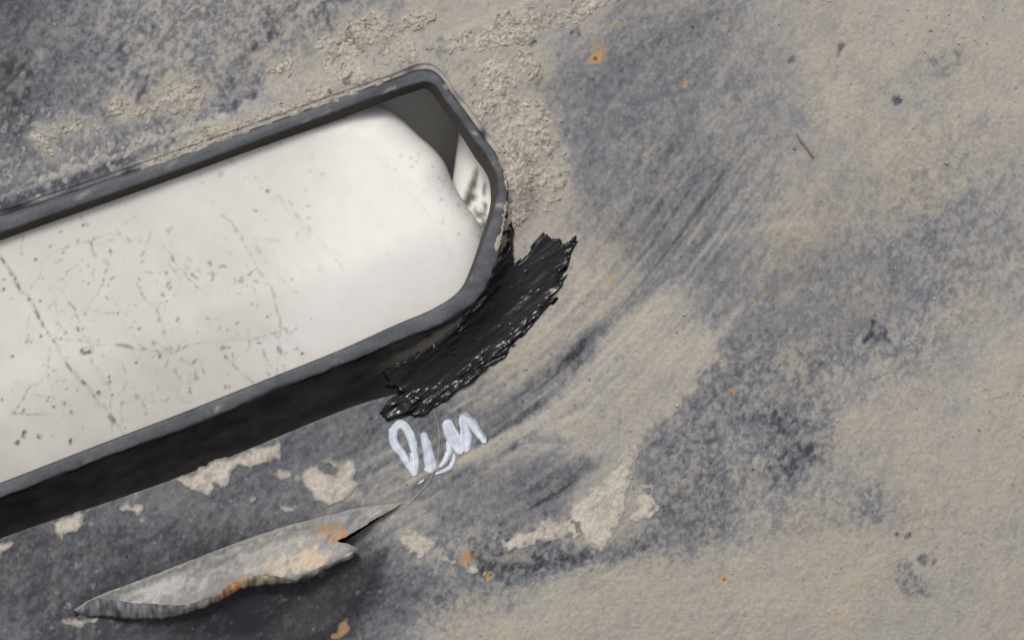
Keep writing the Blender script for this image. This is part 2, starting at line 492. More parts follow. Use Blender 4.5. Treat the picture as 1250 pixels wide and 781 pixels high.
# powdery lines of dust along the ridge above the slot
LT([(-300, 340), (0, 241), (60, 219), (134, 194), (200, 169), (269, 146)], 3.4, 4.5, .32, soft=.8, ragged=.9 * N_SMALL)
DK([(-300, 352), (0, 250), (67, 227), (134, 203), (200, 178), (269, 155)], 7, 5, .26, soft=.7, ragged=.5 * N_SMALL)
LT([(40, 243), (90, 222), (150, 203), (230, 180), (310, 152)], 4, 4, .12, soft=.9, ragged=.9 * N_SMALL)

def zz(pts, ox, oy, k=2.976):
    return [(ox + a / k, oy + b / k) for a, b in pts]


crusts = [
    zz([(0, 120), (60, 50), (130, 40), (200, 45), (330, 62), (300, 92), (210, 130), (340, 150), (430, 140), (520, 95), (600, 60), (720, 18), (850, 8), (1000, -20),
        (1020, 30), (900, 72), (780, 112), (700, 150), (560, 192), (470, 182), (330, 195), (250, 245), (100, 300), (0, 345), (-60, 370), (-60, 180)], 415, 0),
    zz([(470, 330), (520, 250), (555, 195), (640, 190), (700, 180), (712, 250), (680, 282), (640, 332), (700, 362), (765, 402), (790, 430), (778, 500), (800, 560),
        (822, 620), (800, 680), (760, 760), (690, 800), (610, 840), (560, 900), (600, 780), (618, 720), (606, 640), (580, 540), (500, 430)], 415, 0),
    zz([(480, 420), (520, 395), (560, 370), (610, 330), (655, 300), (710, 300), (740, 352), (772, 390), (720, 428), (640, 415), (600, 400), (540, 420)], 0, 0),
    zz([(980, 255), (1000, 215), (1060, 208), (1100, 170), (1200, 118), (1290, 90), (1290, 160), (1180, 192), (1100, 212), (1050, 262), (990, 272)], 0, 0),
    zz([(880, 335), (920, 290), (960, 300), (972, 335), (930, 345), (880, 352)], 0, 0),
    zz([(600, 545), (700, 490), (800, 452), (850, 420), (950, 395), (1100, 345), (1290, 255), (1290, 340), (1150, 385), (1000, 432), (800, 500), (640, 580), (540, 600)], 0, 0),
    zz([(70, 490), (130, 450), (200, 452), (215, 480), (170, 500), (205, 545), (190, 560), (150, 530), (110, 520)], 0, 0),
    zz([(225, 455), (265, 440), (300, 450), (290, 480), (240, 480)], 0, 0),
    zz([(320, 420), (345, 425), (390, 460), (385, 490), (360, 492), (335, 450)], 0, 0),
    zz([(380, 390), (410, 365), (435, 380), (432, 420), (400, 415)], 0, 0),
    zz([(505, 590), (560, 570), (610, 575), (580, 600), (520, 615)], 0, 0),
]
for p in crusts:
    w, s_ = poly_sd(p, 40)
    DIRT_SHADE[w] += (.85 - DIRT_SHADE[w]).clip(0, 1) * .55 * smooth(-16, 8, s_ + 5 * N_MID[w])
COVER = np.clip(DIRT_SHADE, -.1, 1.1)
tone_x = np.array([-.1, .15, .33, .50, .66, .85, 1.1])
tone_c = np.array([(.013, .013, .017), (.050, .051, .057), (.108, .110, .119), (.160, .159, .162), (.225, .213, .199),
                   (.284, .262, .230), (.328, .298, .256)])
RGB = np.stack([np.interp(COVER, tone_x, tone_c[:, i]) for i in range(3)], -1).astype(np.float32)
warm = (.012 * N_BIG + .008 * N_MID)[..., None]
RGB *= 1 + warm * np.array([1.0, .25, -1.0])


def tint(x, y, r, col, amt, stretch=1.0, deg=0.0):
    m = np.zeros_like(Z)
    dab(m, x, y, r, amt, ragged=.8 * N_SMALL, stretch=stretch, deg=deg)
    w = window([(x - 60, y - 60), (x + 60, y + 60)], 0)
    RGB[w] = RGB[w] * (1 - m[w][..., None]) + np.array(col) * m[w][..., None]


RUST = (.36, .235, .125)
for (x, y, r, a, st, dg) in [(729, 64, 13, .4, 1.25, 65), (726, 71, 5, .6, 1.5, 50), (757, 29, 5, .3, 1, 0), (840, 103, 3.6, .6, 1, 0),
                             (919, 369, 5, .6, 1, 0), (893, 479, 4.5, .55, 1, 0), (568, 677, 8, .75, 1.25, 80), (598.5, 702, 5, .7, 1.2, 80),
                             (884, 706, 4.2, .9, 1.4, 25), (418, 771, 6, .6, 2, 70), (745, 343, 6, .3, 1, 0)]:
    tint(x, y, r * 1.15, RUST, a, st, dg)
    tint(x, y + r * .2, r * .5, (.34, .165, .055), a, st, dg)
for (x, y) in [(727, 72), (841, 104), (893, 480), (919, 370), (884, 707), (599, 701), (846, 34)]:
    tint(x, y, 2.0, (.07, .035, .015), .8)
MUDC = np.array((.325, .294, .254))

# thin, fine relief that follows the dust
FINE_Z = .07 * N_FINE + .03 * N_SMALL + .03 * N_ROUND + .06 * N_SPK2
GRAINY = smooth(.55, .85, COVER)
Z_SKIN = Z + FINE_Z * (.45 + .9 * GRAINY) + .5 * np.clip(COVER - .35, 0, 1) + .14 * N_GRIT * GRAINY
dz = np.zeros_like(Z)
stroke(dz, catmull([(700, 440), (760, 375), (830, 290), (880, 225)], 4, False), 1.6, .6, 1.0, soft=.8, op='add')
stroke(dz, catmull([(715, 440), (775, 370), (842, 285)], 4, False), 1.2, .5, .8, soft=.8, op='add')
stroke(dz, catmull([(850, 460), (905, 380), (925, 345)], 4, False), 1.2, .5, .6, soft=.8, op='add')
Z_SKIN -= dz
Z_SKIN += .18 * wipe

# ------------------------------------------------------------------ the panel (one thing with its parts)
panel = bpy.data.objects.new('slotted_panel', None)
COL.objects.link(panel)
panel.matrix_world = TILT
panel.empty_display_size = .1
panel['label'] = 'dark grey plastic panel caked in dry mud, with a long slot cut through it'
panel['category'] = 'panel'


def axis(a, b, lo, hi, fine, coarse):
    return np.concatenate([np.arange(a, lo, coarse), np.arange(lo, hi, fine), np.arange(hi, b, coarse)])


gx = axis(X0 + 4, X1 - 4, -40, 1290, 1.25, 5.0)
gy = axis(Y0 + 4, Y1 - 4, -30, 812, 1.25, 5.0)
# cut-out: everything that lies inside the collar's foot
hole = np.full(Z.shape, -99., np.float32)
w, s_ = poly_sd(B_[::3], 20)
hole[w] = s_
PX, PY = np.meshgrid(gx, gy)
tear = np.full(Z.shape, -99., np.float32)
w, s_ = poly_sd([(130, 742), (265, 684), (390, 650), (440, 636), (470, 625), (486, 616.5), (483, 619.5), (456, 636.5), (429, 654), (412, 666), (400, 682), (368, 697), (330, 704), (250, 728), (180, 746)], 20)
tear[w] = s_
keep = (sample(hole, PX, PY) < 5) & (sample(tear, PX, PY) < 0)
idx = np.full(PX.shape, -1, np.int64)
idx[keep] = np.arange(keep.sum())
vx, vy = PX[keep], PY[keep]
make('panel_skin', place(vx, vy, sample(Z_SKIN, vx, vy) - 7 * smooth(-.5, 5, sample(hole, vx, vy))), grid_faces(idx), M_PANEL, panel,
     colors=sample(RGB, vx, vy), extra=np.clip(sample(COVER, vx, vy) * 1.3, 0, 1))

# ------------------------------------------------------------------ slot collar
n = len(O_)
ZL = 24.0
zb = sample(Z, B_[:, 0], B_[:, 1]) - 1.5
up = smooth(8, 18, zb)                               # 1 where the mud stands nearly flush with the lip
rings = []
wob = sample(N_MID, O_[:, 0], O_[:, 1])
wob2 = sample(N_BIG, O_[:, 0], O_[:, 1])
lipn = O_ - I_
NSK = 16
for k in range(NSK + 1):                             # skirt, foot to lip edge: slightly hollow
    t = k / NSK
    p = B_ + (O_ - B_) * t
    z = zb + (ZL - 4 - zb) * (t ** 1.45)
    p = p + sample(N_SMALL, p[:, 0], p[:, 1])[:, None] * .12
    rings.append((p, z + .8 * sample(N_MID, p[:, 0], p[:, 1]) * (t * (1 - t) * 2), 'skirt'))
for f, dzz in ((.02, -3.2), (.07, -1.3), (.16, -.3), (.45, .3), (.75, .1), (.9, -.3), (.96, -.9), (1.0, -2.2)):
    q = O_ - lipn * f
    if f <= .1:
        q = q + (wob[:, None] * .6 + wob2[:, None] * .4 + .45 * sample(N_SMALL, q[:, 0], q[:, 1])[:, None]) * lipn / (np.linalg.norm(lipn, axis=1)[:, None] + 1e-6)
    rings.append((q, np.full(n, ZL + dzz) + .25 * wob, 'lip'))
for k in range(1, 11):                               # throat
    t = k / 10
    rings.append((I_ + (F_ - I_) * t, np.full(n, ZL - 2.2 - 18 * t), 'throat'))
V, C, wear = [], [], []
nc = [noise(30, 14, 3, 20), noise(31, 3, 2, 20)]
for p, z, what in rings:
    V.append(place(p[:, 0], p[:, 1], z))
    a = sample(nc[0], p[:, 0], p[:, 1]); b = sample(nc[1], p[:, 0], p[:, 1])
    if what == 'lip':
        g = np.clip(.42 + .16 * a + .09 * b, 0, 1)[:, None]
        c = np.array((.046, .048, .056)) * (1 - g) + np.array((.105, .108, .120)) * g
        dusty = smooth(2.0, 2.7, b + .3 * a)[:, None] * .6
        c = c * (1 - dusty) + MUDC * dusty
    else:
        g = np.clip(.35 + .2 * a + .15 * b, 0, 1)[:, None]
        c = np.array((.006, .0058, .0056)) * (1 - g) + np.array((.018, .0168, .0155)) * g
        if what == 'throat':
            c = c * .6 + np.array((.050, .043, .038))
    C.append(c); wear.append(np.full(n, .25 if what == 'lip' else .5))
# dust that sits on the foot of the skirt near the sealant and on the buried side
for k in range(NSK + 1):
    p = rings[k][0]
    t = k / NSK
    m = np.clip(smooth(.2, 1.2, sample(N_SMALL, p[:, 0], p[:, 1]) + .5) * smooth(560, 600, p[:, 0]) * (1 - smooth(345, 400, p[:, 1])) * (1 - t * .5), 0, 1)
    m = np.maximum(m, up * (1 - smooth(.75, 1.0, t)) * smooth(-1.2, .6, sample(N_MID, p[:, 0], p[:, 1]) + 1.1))
    m2 = smooth(.3, 1.3, sample(N_STREAK2, p[:, 0], p[:, 1])) * smooth(430, 520, p[:, 0]) * smooth(340, 380, p[:, 1]) * .15
    m = np.maximum(m, m2)[:, None]
    loc = sample(RGB, p[:, 0] + (B_ - O_)[:, 0] * .6, p[:, 1] + (B_ - O_)[:, 1] * .6)
    loc = loc * up[:, None] + MUDC * (1 - up[:, None])
    C[k] = C[k] * (1 - m) + loc * m
idx = np.arange(len(rings) * n).reshape(len(rings), n)
idx = np.concatenate([idx, idx[:, :1]], 1)
make('slot_collar', np.concatenate(V), grid_faces(idx)[:, ::-1], M_COLLAR, panel, colors=np.concatenate(C), extra=np.concatenate(wear))

# height of whatever shows at each sheet point: panel or skirt
Z_TOP = Z.copy()
wb, sB = poly_sd(B_[::3], 10)
dO = poly_sd(O_[::3], 10)
sO = np.full(Z.shape, -99., np.float32); sO[dO[0]] = dO[1]
skirt = (sB > 0) & (sO[wb] <= 0)
tsk = np.clip(sB / (sB - sO[wb] + 1e-6), 0, 1)
Z_TOP[wb] = np.where(skirt, Z[wb] - 1.5 + (ZL - 4 - Z[wb] + 1.5) * tsk ** 1.45, np.where(sB > 0, ZL, Z[wb]))


# ------------------------------------------------------------------ things smeared on the panel
def overlay(name, mat, pts, thick, rough_edge=1.6, edge_noise=None, relief=None, col=None, step=1.0, rise=3.0, hole_pts=None,
            base=None, label=None, kind=None, parent=panel, fade=7.0):
    base = Z_TOP if base is None else base
    edge_noise = N_ROUND if edge_noise is None else edge_noise
    w, sdf = poly_sd(pts, 34)
    for hp in hole_pts or []:
        full = np.full(Z.shape, -99., np.float32)
        w2, s2 = poly_sd(hp, 14)
        full[w2] = s2
        sdf = np.minimum(sdf, -full[w])
    sdf = sdf + rough_edge * edge_noise[w]
    prof = smooth(0, rise, sdf + 1.0)
    h = base[w] - 1.4 + (thick + 1.4) * prof
    if relief is not None:
        h = h + relief[w] * prof
    k = sdf > -2.0
    ids = np.full(k.shape, -1, np.int64)
    ids[k] = np.arange(k.sum())
    f = grid_faces(ids)
    if len(f) == 0:
        return None
    use = np.unique(f)
    remap = np.full(k.sum(), -1, np.int64); remap[use] = np.arange(len(use))
    x, y, z = XX[w][k][use], YY[w][k][use], h[k][use]
    if col is MUD or col is MUD_THIN:
        f_ = smooth(-1.0, fade, sdf[k][use])[:, None]
        cv = sample(RGB, x, y) * (1 - f_) + sample(col, x, y) * f_
    else:
        cv = None if col is None else sample(col, x, y)
    return make(name, place(x, y, z), remap[f], mat, parent, colors=cv, label=label, kind=kind)


MUD = np.ones(Z.shape + (3,), np.float32) * MUDC
g = (.10 * N_FINE + .08 * N_MID + .06 * N_BIG)
MUD *= (1 + g)[..., None]
pit = smooth(1.1, 2.0, N_ROUND + .3 * N_SMALL)[..., None]
MUD = MUD * (1 - .5 * pit) + np.array((.17, .135, .105)) * .5 * pit
br = (.35 * smooth(.4, 1.8, N_MID + .4 * N_SMALL))[..., None]
MUD = MUD * (1 - br) + np.array((.23, .19, .15)) * br
MUD = MUD.astype(np.float32)
MUD_THIN = (MUDC * 1.15 * (1 + .7 * g[..., None]) * (1 - .2 * pit)).astype(np.float32)
Z_MUD = blur(Z_SKIN, 1.0)
# mud only on the panel face; on the skirt it follows Z_TOP
Z_MUD = np.where(np.abs(Z_TOP - Z) > .01, Z_TOP, np.maximum(Z_MUD, Z))
MUD_REL = .14 * N_ROUND + .10 * N_GRIT + .12 * N_SMALL
CRUST_REL = .22 * N_ROUND + .5 * N_GRIT + .35 * N_MID + .45 * N_SPK2


smears = [
    zz([(640, 195), (672, 228), (700, 245), (735, 238), (750, 258), (772, 250), (780, 215), (800, 232), (830, 215), (845, 175), (870, 155),
        (915, 158), (960, 140), (1020, 122), (1028, 70), (1010, 52), (975, 66), (900, 92), (800, 120), (700, 165)], 0, 519),
    zz([(180, 350), (200, 400), (222, 415), (205, 440), (170, 452), (205, 448), (235, 405), (275, 390), (305, 355), (312, 318), (270, 310), (215, 332)], 0, 519),
    zz([(-60, 450), (0, 428), (50, 416), (70, 420), (45, 445), (10, 470), (-60, 500)], 0, 519),
    zz([(420, 305), (470, 268), (480, 290), (500, 282), (525, 285), (526, 310), (500, 334), (484, 318), (440, 315)], 0, 519),
    zz([(225, 712), (270, 700), (330, 700), (375, 692), (345, 715), (300, 730), (250, 728)], 0, 519),
    zz([(985, 180), (1010, 150), (1060, 165), (1065, 190), (1020, 205)], 0, 519),
    zz([(1012, 285), (1040, 290), (1075, 300), (1070, 315), (1035, 318), (1015, 305)], 0, 519),
    zz([(822, 272), (838, 263), (852, 275), (838, 288)], 0, 519),
    zz([(900, 265), (918, 250), (934, 262), (930, 282), (908, 284)], 0, 519),
    zz([(885, 228), (897, 225), (900, 240), (888, 246)], 0, 519),
    zz([(200, 410), (240, 395), (300, 380), (350, 398), (356, 430), (330, 470), (300, 486), (260, 470), (232, 438)], 415, 519),
    zz([(340, 480), (380, 470), (440, 490), (520, 525), (545, 545), (500, 540), (430, 515), (380, 500)], 415, 519),
    zz([(552, 405), (600, 402), (680, 385), (760, 345), (820, 335), (862, 350), (880, 392), (838, 405), (760, 418), (705, 430), (650, 452),
        (610, 455), (575, 432)], 415, 519),
    zz([(830, 335), (850, 290), (900, 240), (960, 200), (990, 150), (1040, 110), (1075, 70), (1085, 150), (1062, 200), (1045, 270), (1012, 345),
        (990, 400), (972, 450), (950, 466), (915, 440), (885, 395)], 415, 519),
    zz([(1055, 335), (1070, 290), (1085, 235), (1150, 188), (1125, 238), (1158, 280), (1140, 335), (1095, 345)], 415, 519),
]
for i, p in enumerate(smears):
    small = i in (3, 7, 8, 9, 6, 5)
    soft_edge = i in (11, 12, 13, 14, 10)
    overlay('mud_smear', M_MUD, p, .7 if small else .8, rough_edge=.5 if small else (2.6 if soft_edge else 1.2),
            edge_noise=(N_ROUND * .6 + N_SMALL * .7 + .5 * N_SPK2) if soft_edge else N_ROUND + .5 * N_SPK2, relief=MUD_REL, col=MUD_THIN, base=Z_MUD, rise=2.2)
overlay('mud_smear', M_MUD, [(367, 577), (378, 567), (386, 566), (392, 560), (405, 558), (414, 565), (425, 557), (433, 561), (437, 575), (431, 585),
                             (441, 588), (451, 584), (446, 592), (428, 599), (420, 612), (404, 618), (385, 612), (379, 600), (367, 590)], 1.0,
        rough_edge=1.0, relief=MUD_REL, col=MUD_THIN, base=Z_MUD, rise=2.2, hole_pts=[[(390, 566), (400, 567), (412, 573), (410, 580), (400, 577), (391, 571)]])

for i, p in enumerate(crusts):
    ed = (N_MID * .9 + N_ROUND + N_SMALL * .6)
    overlay('mud_crust', M_MUD, p, .7, rough_edge=3.0 if i < 2 else 2.2, edge_noise=ed + .5, relief=CRUST_REL * .95, col=MUD, base=Z_MUD, rise=6, fade=9.0)

# loose crumbs of mud: small lumps, too many to count
CR = np.zeros_like(Z)
for p in crusts:
    w, s_ = poly_sd(p, 20)
    CR[w] = np.maximum(CR[w], smooth(-8, 6, s_))
CR *= smooth(-.2, 1.2, N_MID + .6 * N_ROUND)
CR += .010 * GRAINY + .006 * smooth(830, 1000, XX)
CR[hole > -2] = 0
fr = (XX > -20) & (XX < 1270) & (YY > -20) & (YY < 800)
pr = (CR * fr).ravel().astype(np.float64)
pick = rng.choice(pr.size, 2600, p=pr / pr.sum())
phi = (1 + 5 ** .5) / 2
ico = np.array([(-1, phi, 0), (1, phi, 0), (-1, -phi, 0), (1, -phi, 0), (0, -1, phi), (0, 1, phi), (0, -1, -phi), (0, 1, -phi),
                (phi, 0, -1), (phi, 0, 1), (-phi, 0, -1), (-phi, 0, 1)]) / 1.9
icof = np.array([(0, 11, 5), (0, 5, 1), (0, 1, 7), (0, 7, 10), (0, 10, 11), (1, 5, 9), (5, 11, 4), (11, 10, 2), (10, 7, 6), (7, 1, 8),
                 (3, 9, 4), (3, 4, 2), (3, 2, 6), (3, 6, 8), (3, 8, 9), (4, 9, 5), (2, 4, 11), (6, 2, 10), (8, 6, 7), (9, 8, 1)])
px, py = XX.ravel()[pick], YY.ravel()[pick]
pz = np.maximum(Z_TOP.ravel()[pick], Z_SKIN.ravel()[pick]) + 1.2
rad = rng.gamma(1.6, .34, len(pick)) + .3
rad = np.minimum(rad, 2.8)
jig = ico[None] * rng.uniform(.6, 1.35, (len(pick), 12, 1)) * rad[:, None, None] * np.array([1, 1, .75])
base = place(px, py, pz)
V = base[:, None, :] + jig * S
cc = MUDC * rng.uniform(.75, 1.15, (len(pick), 1)) * (1 + rng.normal(0, .05, (len(pick), 3)))
make('mud_crumbs', V.reshape(-1, 3), (icof[None] + np.arange(len(pick))[:, None, None] * 12).reshape(-1, 3), M_MUD, panel,
     colors=np.repeat(cc, 12, 0), smooth_shade=False, kind='stuff')

# ------------------------------------------------------------------ torn flap
FL_IN = [(92, 750), (117, 731), (160, 735), (205, 738), (232, 737), (258, 727), (285, 711), (300, 703), (330, 702), (358, 705), (385, 694), (432, 672)]
hin = catmull(FL_HINGE, 10, False)


def resample(p, m):
    d = np.r_[0, np.cumsum(np.hypot(*np.diff(p, axis=0).T))]
    s = np.linspace(0, d[-1], m)
    return np.stack([np.interp(s, d, p[:, 0]), np.interp(s, d, p[:, 1])], -1)


low_in = catmull(FL_IN, 10, False)
low_out = catmull([(91, 753), (130, 754), (175, 756), (208, 754), (245, 743), (278, 728), (302, 716), (322, 715), (342, 713), (372, 709), (404, 692), (437, 676)], 10, False)
outline = np.concatenate([resample(hin, 150), resample(catmull([(491.6, 613), (478, 622.5), (455, 635), (436, 647), (423, 654), (411, 660.5), (424, 663), (439, 670)], 6, False), 50)[1:],
                          resample(low_in, 160)[::-1][:-1]])
outline = outline[:-1]
rr = np.random.default_rng(5)
outline = outline + np.convolve(rr.normal(0, .5, len(outline)), [.3, .4, .3], 'same')[:, None] * np.array([.3, 1])
gxx, gyy = np.meshgrid(np.arange(86, 495, 1.8), np.arange(606, 760, 1.8))
inner = []
w, s_ = poly_sd(outline, 10)
full = np.full(Z.shape, -99., np.float32); full[w] = s_
kk = sample(full, gxx, gyy) > 1.2
ipts = np.stack([gxx[kk], gyy[kk]], -1)
allp = np.concatenate([outline, ipts])
no = len(outline)
vs, es, fs, _, _, _ = delaunay_2d_cdt([Vector(p) for p in allp.tolist()], [(i, (i + 1) % no) for i in range(no)], [], 1, 1e-4)
P = np.array([(v.x, v.y) for v in vs])


def flap_z(x, y, drop=0):
    d, _ = seg_dist(hin, np.asarray(x), np.asarray(y), False)
    lift = np.interp(x, [90, 150, 260, 330, 400, 425, 445, 491], [.12, .42, .50, .55, .55, .5, .22, .10])
    zh = np.interp(x, [90, 200, 350, 440, 491], sample(Z, [90, 200, 350, 440, 491], [744, 697, 642, 619, 613])) + 2.0
    curl = .5 * d + 9 * (1 - np.exp(-d / 14))
    return zh + lift * curl + .7 * sample(N_MID, x, y) * np.clip(d / 8, 0, 1) + .35 * sample(N_FINE, x, y)


FC = np.ones(Z.shape + (3,), np.float32) * np.array((.175, .170, .160))
ns = noise(40, 16, 2.6, 20)
FC *= np.clip(1 + .16 * ns + .10 * N_SMALL + .08 * N_FINE, .3, 2)[..., None]


def ftint(x, y, r, col, amt, st=1.0, dg=0.0):
    m = np.zeros_like(Z)
    dab(m, x, y, r, amt, ragged=.9 * N_SMALL, stretch=st, deg=dg)
    m = m[..., None]
    FC[:] = FC * (1 - m) + np.array(col) * m


ftint(200, 720, 16, (.36, .35, .33), .7, 3.2, 14)
ftint(330, 672, 12, (.33, .31, .28), .6, 4, 20)
ftint(375, 682, 15, (.42, .34, .25), .9, 2.6, 20)
ftint(335, 690, 9, (.38, .32, .26), .7, 3, 15)
ftint(400, 646, 9, (.27, .165, .09), .7, 2.2, 12)
ftint(418, 655, 6, (.36, .17, .06), .8, 2.6, 22)
ftint(430, 632, 8, (.10, .11, .115), .8, 1.6, 35)
ftint(455, 625, 6, (.38, .36, .33), .8, 2.4, 18)
ftint(280, 718, 7, (.34, .18, .065), .8, 1.8, 30)
ftint(262, 722, 9, (.16, .16, .16), .7, 1.8, 30)
ftint(140, 742, 9, (.10, .10, .11), .5, 3, -5)
ftint(420, 683, 6, (.30, .30, .30), .8, 3, 30)
dh, th = seg_dist(hin, XX[600 - Y0:790 - Y0, 60 - X0:520 - X0], YY[600 - Y0:790 - Y0, 60 - X0:520 - X0], False)
hl = ((1 - smooth(2.0, 13.0, dh + 2.0 * N_SMALL[600 - Y0:790 - Y0, 60 - X0:520 - X0])) * .6)[..., None]
FC[600 - Y0:790 - Y0, 60 - X0:520 - X0] = FC[600 - Y0:790 - Y0, 60 - X0:520 - X0] * (1 - hl) + RGB[600 - Y0:790 - Y0, 60 - X0:520 - X0] * hl
hm = ((1 - smooth(.6, 2.6, dh + 1.3 * N_SMALL[600 - Y0:790 - Y0, 60 - X0:520 - X0])) * .6)[..., None]
fw = FC[600 - Y0:790 - Y0, 60 - X0:520 - X0]
FC[600 - Y0:790 - Y0, 60 - X0:520 - X0] = fw * (1 - hm) + np.array((.25, .235, .21)) * hm
for k in range(60):
    ftint(rng.uniform(110, 440), rng.uniform(640, 745), rng.uniform(1, 3.2), [(.09, .09, .095), (.34, .31, .27), (.20, .15, .10)][k % 3], rng.uniform(.2, .6), rng.uniform(1, 3), rng.uniform(5, 35))
# flap faces: outer skin, torn thickness, underside
nv = len(P)
Ztop = flap_z(P[:, 0], P[:, 1])
V = [place(P[:, 0], P[:, 1], Ztop)]
C = [sample(FC, P[:, 0], P[:, 1])]
faces = [list(f) for f in fs]
area = sum((P[f[0]][0] * (P[f[1]][1] - P[f[2]][1]) + P[f[1]][0] * (P[f[2]][1] - P[f[0]][1]) + P[f[2]][0] * (P[f[0]][1] - P[f[1]][1])) for f in fs[:200])
if area > 0:
    faces = [f[::-1] for f in faces]
# torn edge strip along the lower rim
m = 200
a_, b_ = resample(low_in, m), resample(low_out, m)
lo_z = flap_z(a_[:, 0], a_[:, 1])
rows = []
EN = noise(41, 1.2, 3.5, 0)
for k in range(7):
    t = k / 6
    q = a_ + (b_ - a_) * t
    q[:, 1] += .8 * t * sample(N_ROUND, q[:, 0], q[:, 1])
    zq = lo_z - 1.0 * t - 9 * t * t + .5 * sample(N_SMALL, q[:, 0], q[:, 1])
    if k == 0:
        zq = lo_z + .1
    rows.append((q, zq))
q, zq = rows[-1]
rows.append((q + np.array([-1.0, -4.0]), zq - 5))
rows.append((q + np.array([-3.0, -9.0]), zq - 12))
off = nv
EV, EC = [], []
for q, zq in rows:
    EV.append(place(q[:, 0], q[:, 1], zq))
    e = sample(EN, q[:, 0], q[:, 1])
    base = np.array([np.interp(q[:, 0], [90, 200, 250, 290, 300, 360, 380, 440], [a1, a2, a3, a4, a5, a6, a7, a8]) for a1, a2, a3, a4, a5, a6, a7, a8 in
                     [(.10, .11, .17, .36, .24, .20, .24, .28), (.10, .11, .17, .18, .19, .175, .24, .28), (.105, .115, .165, .07, .14, .14, .23, .275)]]).T
    EC.append(base * np.clip(1 + .35 * e[:, None], .3, 2))
make('torn_flap', np.concatenate(V), faces, M_FLAP, panel, colors=np.concatenate(C), label='torn plastic tongue bent outward, dusty with rust stains')
flap_obj = bpy.data.objects['torn_flap']
idx = np.arange(len(rows) * m).reshape(len(rows), m)
make('torn_edge', np.concatenate(EV), grid_faces(idx), M_FLAP, flap_obj, colors=np.concatenate(EC))

# ------------------------------------------------------------------ sealant smear
seal = zz([(508, 60), (512, 30), (515, 60), (514, 110), (520, 130), (518, 178), (540, 160), (570, 135), (590, 110), (620, 72), (655, 85), (695, 105), (712, 95), (732, 84),
           (725, 125), (712, 165), (695, 210), (690, 245), (672, 268), (645, 290), (668, 288), (655, 306), (610, 345), (580, 380), (545, 420), (520, 452), (470, 498), (430, 525), (400, 556),
           (372, 585), (330, 602), (290, 640), (262, 655), (232, 682), (195, 690), (150, 692), (92, 705), (66, 684), (86, 645), (110, 622), (132, 612), (118, 590), (70, 590), (95, 572), (82, 545),
           (120, 520), (200, 476), (255, 452), (300, 415), (345, 380), (352, 345), (400, 305), (430, 255), (452, 195), (490, 150), (503, 120)], 440, 260, 2.789)
sr = noise(50, 13, 3.0, 43)
glint = smooth(1.5, 2.6, noise(52, 1.6, .9, 40))
sr2 = noise(51, 7, 1.3, 36)
SREL = .75 * sr + .45 * sr2 + .35 * N_ROUND + .5 * N_MID
rim_ = np.zeros_like(Z)
stroke(rim_, catmull(zz([(732, 84), (700, 190), (668, 285), (600, 370), (520, 450), (400, 550), (290, 620), (180, 660), (80, 685)], 440, 260, 2.789), 5, False), 5, 9, 3.4, soft=.9, ragged=.35 * N_SMALL)
stroke(rim_, catmull(zz([(130, 600), (210, 640), (150, 655), (90, 680)], 440, 260, 2.789), 5, False), 4, 4, 2.5, soft=.9)
SREL = SREL * (.2 + .26 * rim_) + .6 * glint + rim_ * (.55 + .22 * sr2)
overlay('sealant_smear', M_SEAL, seal, 2.6, rough_edge=1.1, edge_noise=1.05 * noise(53, 13, .9, 47) + .5 * N_SMALL, relief=SREL, rise=2.5,
        base=np.maximum(np.maximum(Z_TOP, blur(Z_SKIN, 1.5)), blur(Z_TOP, 11) + 1.0), label='glossy black sealant smeared at the corner of the slot')

